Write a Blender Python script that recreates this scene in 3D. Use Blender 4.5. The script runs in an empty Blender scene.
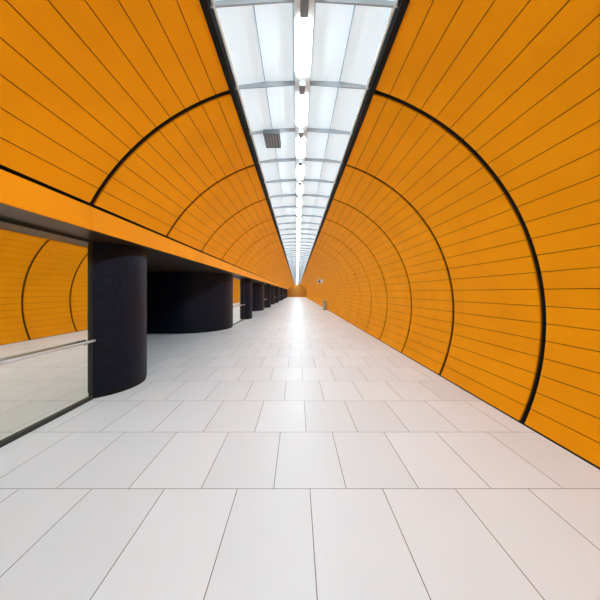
import bpy, bmesh, math
from mathutils import Vector
H=1.63; F=270.0
FH=F*H
CX=0.04*H; CZ=H*0.769; R=1.838*H
L=0.905; ROW0=3.142
RING0=3.357; RS=1.935
NF=43; NB=5              # segments ahead / behind
Y0=RING0-NB*RS; Y1=RING0+NF*RS
PER=7.27*H
XB=-1.571*H; ZBT=1.67*H; ZBB=1.477*H
XG=-1.92*H
XS=-5.6*H
sc=bpy.context.scene
sc.view_settings.view_transform='Standard'
sc.view_settings.look='None'

# ---------- materials
def mat(name,col,rough=0.5,metal=0.0,emis=None,es=0,spec=0.5):
    m=bpy.data.materials.new(name); m.use_nodes=True
    b=m.node_tree.nodes['Principled BSDF']
    b.inputs['Base Color'].default_value=(*col,1); b.inputs['Roughness'].default_value=rough
    b.inputs['Metallic'].default_value=metal
    b.inputs['Specular IOR Level'].default_value=spec
    if emis:
        b.inputs['Emission Color'].default_value=(*emis,1); b.inputs['Emission Strength'].default_value=es
    return m
def noisy(name,c1,c2,scale,rough,detail=4,bump=0,spec=0.5):
    m=mat(name,c1,rough,spec=spec); nt=m.node_tree; b=nt.nodes['Principled BSDF']
    tc=nt.nodes.new('ShaderNodeTexCoord'); n=nt.nodes.new('ShaderNodeTexNoise')
    n.inputs['Scale'].default_value=scale; n.inputs['Detail'].default_value=detail
    r=nt.nodes.new('ShaderNodeValToRGB')
    r.color_ramp.elements[0].color=(*c1,1); r.color_ramp.elements[1].color=(*c2,1)
    r.color_ramp.elements[0].position=.35; r.color_ramp.elements[1].position=.65
    nt.links.new(tc.outputs['Object'],n.inputs['Vector']); nt.links.new(n.outputs['Fac'],r.inputs['Fac'])
    nt.links.new(r.outputs['Color'],b.inputs['Base Color'])
    return m
M_or=noisy('orange_enamel',(0.79,0.275,0.001),(0.85,0.30,0.001),1.3,0.6,2,spec=.06)
M_dark=mat('black_joint',(0.006,0.007,0.008),0.7,spec=.2)
M_gap=mat('brown_gap',(0.05,0.018,0.002),0.8)
M_col=noisy('dark_blue_terrazzo',(0.002,0.003,0.009),(0.006,0.009,0.023),22,0.5,8,0,spec=.16)
M_base=mat('black_plinth',(0.005,0.005,0.008),0.6,spec=.2)
M_sof=mat('bronze_soffit',(0.03,0.015,0.006),0.4,0.0)
M_steel=mat('brushed_steel',(0.6,0.6,0.6),0.3,1)
M_dsteel=mat('dark_steel',(0.04,0.05,0.045),0.4,0.6)
M_mirror=mat('reflective_glass',(0.82,0.84,0.77),0.02,1)
M_panel=mat('luminous_panel',(0.62,0.68,0.70),0.5,emis=(0.76,0.90,1.0),es=0.52)
M_lamp=mat('lamp_diffuser',(1,1,1),0.5,emis=(0.71,0.90,1.0),es=98)
M_rib=mat('grey_rib',(0.42,0.46,0.50),0.5)
M_spine=mat('grey_spine',(0.22,0.25,0.28),0.5)
M_white=mat('white_enamel',(0.8,0.8,0.78),0.4)
M_grey=mat('grey_grille',(0.14,0.16,0.17),0.5)
M_end=mat('end_wall_orange',(0.6,0.25,0.015),0.6)
M_side=mat('side_wall_dark',(0.02,0.02,0.03),0.6)
M_blue=mat('sign_blue',(0.02,0.06,0.25),0.5)

def floor_mat():
    m=mat('stone_tiles',(0.8,0.8,0.8),0.42,spec=.35); nt=m.node_tree; b=nt.nodes['Principled BSDF']
    tc=nt.nodes.new('ShaderNodeTexCoord'); mp=nt.nodes.new('ShaderNodeMapping')
    mp.inputs['Location'].default_value=(0.121*H+0.6*40+.055, -ROW0+L*40, 0)
    br=nt.nodes.new('ShaderNodeTexBrick')
    br.offset=.5; br.offset_frequency=2; br.squash=1
    br.inputs['Scale'].default_value=1; br.inputs['Mortar Size'].default_value=0.0032
    br.inputs['Mortar Smooth'].default_value=0.1; br.inputs['Bias'].default_value=0
    br.inputs['Brick Width'].default_value=0.369*H; br.inputs['Row Height'].default_value=L
    br.inputs['Color1'].default_value=(0.79,0.83,0.87,1); br.inputs['Color2'].default_value=(0.73,0.77,0.81,1)
    br.inputs['Mortar'].default_value=(0.15,0.15,0.15,1)
    n=nt.nodes.new('ShaderNodeTexNoise'); n.inputs['Scale'].default_value=2.5; n.inputs['Detail'].default_value=6
    mx=nt.nodes.new('ShaderNodeMix'); mx.data_type='RGBA'; mx.blend_type='MULTIPLY'
    mx.inputs['Factor'].default_value=1
    r=nt.nodes.new('ShaderNodeValToRGB'); r.color_ramp.elements[0].color=(.95,.95,.95,1); r.color_ramp.elements[1].color=(1,1,1,1)
    nt.links.new(tc.outputs['Object'],mp.inputs['Vector']); nt.links.new(mp.outputs['Vector'],br.inputs['Vector'])
    nt.links.new(tc.outputs['Object'],n.inputs['Vector']); nt.links.new(n.outputs['Fac'],r.inputs['Fac'])
    nt.links.new(br.outputs['Color'],mx.inputs['A']); nt.links.new(r.outputs['Color'],mx.inputs['B'])
    nt.links.new(mx.outputs['Result'],b.inputs['Base Color'])
    return m
M_floor=floor_mat()

# ---------- mesh helper
class MB:
    def __init__(s): s.v=[];s.f=[];s.mi=[];s.mats=[];s.sm=[]
    def m(s,mt):
        if mt not in s.mats: s.mats.append(mt)
        return s.mats.index(mt)
    def add(s,vs,fs,mt,smooth=False):
        o=len(s.v); s.v+=vs; k=s.m(mt)
        for f in fs: s.f.append([i+o for i in f]); s.mi.append(k); s.sm.append(smooth)
    def box(s,x0,x1,y0,y1,z0,z1,mt):
        vs=[(x,y,z) for x in(x0,x1) for y in(y0,y1) for z in(z0,z1)]
        s.add(vs,[(0,1,3,2),(4,6,7,5),(0,4,5,1),(2,3,7,6),(0,2,6,4),(1,5,7,3)],mt)
    def prism(s,prof,y0,y1,mt):   # prof: (x,z) list closed, extruded on Y
        n=len(prof); vs=[(p[0],y0,p[1]) for p in prof]+[(p[0],y1,p[1]) for p in prof]
        fs=[(i,(i+1)%n,n+(i+1)%n,n+i) for i in range(n)]+[tuple(range(n-1,-1,-1)),tuple(range(n,2*n))]
        s.add(vs,fs,mt)
    def vcyl(s,prof,z0,z1,mt,smooth=True):
        n=len(prof); vs=[(p[0],p[1],z0) for p in prof]+[(p[0],p[1],z1) for p in prof]
        s.add(vs,[(i,(i+1)%n,n+(i+1)%n,n+i) for i in range(n)],mt,smooth)
        s.add(vs,[tuple(range(n-1,-1,-1)),tuple(range(n,2*n))],mt)
    def rod(s,a,b,r,mt,n=14):
        a=Vector(a);b=Vector(b);d=(b-a).normalized()
        u=d.orthogonal().normalized(); w=d.cross(u)
        vs=[tuple(c+u*r*math.cos(2*math.pi*i/n)+w*r*math.sin(2*math.pi*i/n)) for c in(a,b) for i in range(n)]
        s.add(vs,[(i,(i+1)%n,n+(i+1)%n,n+i) for i in range(n)],mt,True)
        s.add(vs,[tuple(range(n-1,-1,-1)),tuple(range(n,2*n))],mt)
    def obj(s,name,parent=None,loc=(0,0,0)):
        me=bpy.data.meshes.new(name); me.from_pydata([(v[0]-loc[0],v[1]-loc[1],v[2]-loc[2]) for v in s.v],[],s.f)
        for mt in s.mats: me.materials.append(mt)
        me.polygons.foreach_set('material_index',s.mi); me.polygons.foreach_set('use_smooth',s.sm)
        bm=bmesh.new(); bm.from_mesh(me); bmesh.ops.recalc_face_normals(bm,faces=bm.faces); bm.to_mesh(me); bm.free()
        o=bpy.data.objects.new(name,me); sc.collection.objects.link(o); o.location=loc
        if parent: o.parent=parent
        return o

TH0=math.asin(-0.769*H/R); TH1=math.radians(73.15); THB=math.asin((ZBT-CZ)/R)
def pt(t,r,side): return (CX+side*r*math.cos(t), CZ+r*math.sin(t))
g=0.043
def arch(side,ta,tb,nb,name):
    m=MB()
    N=48
    prof=[pt(ta+(tb-ta)*i/N,R+.05,side) for i in range(N+1)]+[pt(tb-(tb-ta)*i/N,R+.10,side) for i in range(N+1)]
    m.prism(prof,Y0,Y1,M_dark)
    st=(tb-ta)/nb; ga=0.0040/R
    for k in range(NB+NF):
        ya=Y0+k*RS+g; yb=Y0+(k+1)*RS-g
        prof=[pt(ta+(tb-ta)*i/N,R+.016,side) for i in range(N+1)]+[pt(tb-(tb-ta)*i/N,R+.049,side) for i in range(N+1)]
        m.prism(prof,ya+.004,yb-.004,M_gap)
        for j in range(nb):
            a=ta+st*j+ga; b=ta+st*(j+1)-ga; c=(a+b)/2
            prof=[pt(a,R,side),pt(c,R,side),pt(b,R,side),pt(b,R+.02,side),pt(c,R+.02,side),pt(a,R+.02,side)]
            m.prism(prof,ya,yb,M_or)
    return m
m=arch(1,TH0,TH1,24,'wall_right')
m.obj('wall_right')
m=arch(-1,THB,TH1,11,'wall_left')
# beam below curved cladding: lintel over the side opening
m.box(XB-.35,XB-.035,Y0,Y1,ZBB+.01,ZBT+.07,M_dark)
for k in range(NB+NF):
    m.box(XB-.03,XB+.0,Y0+k*RS+.004,Y0+(k+1)*RS-.004,ZBB,ZBT-.03,M_or)
m.obj('wall_left')

# floor
m=MB(); m.box(XS-.2,R+.4,Y0-.3,Y1+.3,-.12,0,M_floor); m.obj('floor')
xf=pt(TH0,R,1)[0]
m=MB(); m.box(xf-.012,xf+.05,Y0,Y1,0.0,.012,M_dark); m.obj('baseboard_right')

# soffit over the side bay + side wall + end walls
m=MB(); m.box(XS,XB-.03,Y0,Y1,ZBB+.005,ZBB+.06,M_sof)
m.obj('ceiling_side')
m=MB(); m.box(XS-.15,XS,Y0,Y1,0,ZBB+.06,M_side); m.obj('wall_side')
m=MB(); m.box(XS-.2,R+.4,Y1,Y1+.2,0,4.9,M_end); m.obj('wall_end')
m=MB(); m.box(XS-.2,R+.4,Y0-.2,Y0,0,4.9,M_end); m.obj('wall_back')

# ---------- ceiling light strip
ex=R*math.cos(TH1); ez=CZ+R*math.sin(TH1)
xl=CX-ex; xr=CX+ex
m=MB()
PZ=ez+.13
m.box(xl-.05,xr+.05,Y0,Y1,PZ+.03,PZ+.10,M_white)
for a,b in((xl-.03,xl+.035),(xr-.035,xr+.03)):
    m.box(a,b,Y0,Y1,ez-.01,PZ+.03,M_dark)
LR=RS/2
nrow=2*(NF+NB)
start=RING0-NB*RS
for k in range(nrow):
    ya=start+k*LR; yb=ya+LR
    for s0 in(-1,1):
        xo=CX+s0*(ex-.06); xi=CX+s0*.11
        xm=(xo+xi)/2
        m.prism([(xo,PZ-.06),(xm,PZ-.012),(xi,PZ),(xi,PZ+.02),(xo,PZ+.02)],ya+.010,yb-.010,M_panel)
        m.box(xm-.004,xm+.004,ya,yb,PZ-.04,PZ-.0,M_rib)
        m.box(min(xo,xo-s0*.02),max(xo,xo-s0*.02),ya,yb,PZ-.10,PZ-.03,M_white)
    m.prism([(xl+.04,PZ-.10),(CX-.1,PZ-.05),(CX+.1,PZ-.05),(xr-.04,PZ-.10),(xr-.04,PZ),(xl+.04,PZ)],ya-.009,ya+.009,M_rib)
m.obj('ceiling')
m=MB()
m.box(CX-.09,CX+.09,Y0,Y1,PZ-.07,PZ+.01,M_white)
for k in range(nrow):
    ya=start+k*LR
    m.box(CX-.050,CX+.050,ya+.16,ya+LR-.22,PZ-.09,PZ-.069,M_lamp)
    m.box(CX-.035,CX+.035,ya-.10,ya+.06,PZ-.13,PZ-.069,M_spine)
lamp=m.obj('ceiling_lamp_row')
# speaker grille
m=MB()
gx=-.25*H
m.box(gx-.13,gx+.13,2.62*H,2.88*H,PZ-.12,PZ-.05,M_grey)
for i in range(6):
    m.box(gx-.12+i*.045,gx-.105+i*.045,2.64*H,2.86*H,PZ-.125,PZ-.119,M_rib)
m.obj('ceiling_speaker')

# ---------- pillars
def circ(cx,cy,r,n=96): return [(cx+r*math.cos(2*math.pi*i/n),cy+r*math.sin(2*math.pi*i/n)) for i in range(n)]
def stadium(cx,cy,r,ext,n=64):
    p=[(cx+r*math.cos(-math.pi/2+math.pi*i/n),cy+r*math.sin(-math.pi/2+math.pi*i/n)) for i in range(n+1)]
    q=[(cx-ext+r*math.cos(math.pi/2+math.pi*i/n),cy+r*math.sin(math.pi/2+math.pi*i/n)) for i in range(n+1)]
    return p+q
def pillar(kind,cx,cy,r):
    m=MB()
    fn=(lambda rr: circ(cx,cy,rr)) if kind=='c' else (lambda rr: stadium(cx,cy,rr,.6*H))
    m.vcyl(fn(r-.012),0,.06,M_base)
    m.vcyl(fn(r),.06,ZBB-.03,M_col)
    m.vcyl(fn(r-.02),ZBB-.03,ZBB+.004,M_base)
    m.obj('round_pillar' if kind=='c' else 'wide_rounded_pier',loc=(cx,cy,0))
def balustrade(ya,yb):
    e=bpy.data.objects.new('glass_balustrade',None); sc.collection.objects.link(e); e.location=(XG,(ya+yb)/2,0)
    def o(mm,n):
        ob=mm.obj(n,loc=(XG,(ya+yb)/2,0)); ob.parent=e; ob.location=(0,0,0)
    mm=MB(); mm.box(XG-.012,XG,ya,yb,.05,ZBB-.03,M_mirror); o(mm,'glass_pane')
    mm=MB(); mm.box(XG-.03,XG+.03,ya,yb,0,.05,M_dsteel); mm.box(XG-.025,XG+.015,ya,yb,ZBB-.035,ZBB+.004,M_dsteel); o(mm,'floor_channel')
    mm=MB(); mm.box(XG-.02,XG+.02,yb-.03,yb+.01,.0,ZBB,M_dsteel); o(mm,'end_post')
    mm=MB(); zr=.55*H; mm.rod((XG+.07,ya,zr),(XG+.07,yb-.03,zr),.02,M_steel)
    y=yb-.12
    while y>ya:
        mm.rod((XG,y,zr-.05),(XG+.07,y,zr-.012),.008,M_steel); y-=1.3
    o(mm,'handrail')
k=-1
while True:
    cyc=2.93*H+k*PER; cyp=7.6*H+k*PER
    if cyp>Y1-1: break
    if cyc>Y0+1.5: pillar('c',-2.2*H,cyc,.5*H)
    if cyp-1.2*H>Y0: pillar('p',-3.0*H,cyp,1.166*H)
    gs=cyp-PER+.44*H; ge=cyc-.41*H
    if gs>Y0: balustrade(gs,ge)
    k+=1

# ---------- litter bin by right wall
bx=1.55*H; by=15.2*H
m=MB()
m.vcyl(circ(bx,by,.17,32),.05,.72,M_steel); m.vcyl(circ(bx,by,.14,32),0,.05,M_base)
m.vcyl(circ(bx,by,.18,32),.72,.76,M_dsteel); m.vcyl(circ(bx,by,.12,32),.76,.86,M_white); m.vcyl(circ(bx,by,.185,32),.86,.90,M_steel)
m.obj('litter_bin',loc=(bx,by,0))
# wall sign projecting
m=MB()
sy=16.2*H; sz=H+.74*H; wx=pt(math.asin((sz-CZ)/R),R,1)[0]
m.rod((wx+.02,sy,sz),(wx-.55,sy,sz),.02,M_steel)
m.box(wx-.60,wx-.05,sy-.03,sy+.03,sz-.34,sz-.02,M_white)
m.box(wx-.55,wx-.35,sy-.036,sy-.03,sz-.30,sz-.06,M_blue)
m.obj('wall_sign')

# world
w=bpy.data.worlds.new('World'); sc.world=w; w.use_nodes=True
w.node_tree.nodes['Background'].inputs[0].default_value=(.9,.95,1,1); w.node_tree.nodes['Background'].inputs[1].default_value=.3

cam=bpy.data.cameras.new('camera'); co=bpy.data.objects.new('camera',cam); sc.collection.objects.link(co)
co.location=(0,0,H); co.rotation_euler=(math.pi/2,0,0)
cam.sensor_width=36; cam.lens=36*F/600; cam.shift_x=3/600; cam.shift_y=-8/600
cam.clip_end=500; cam.clip_start=.02
sc.camera=co
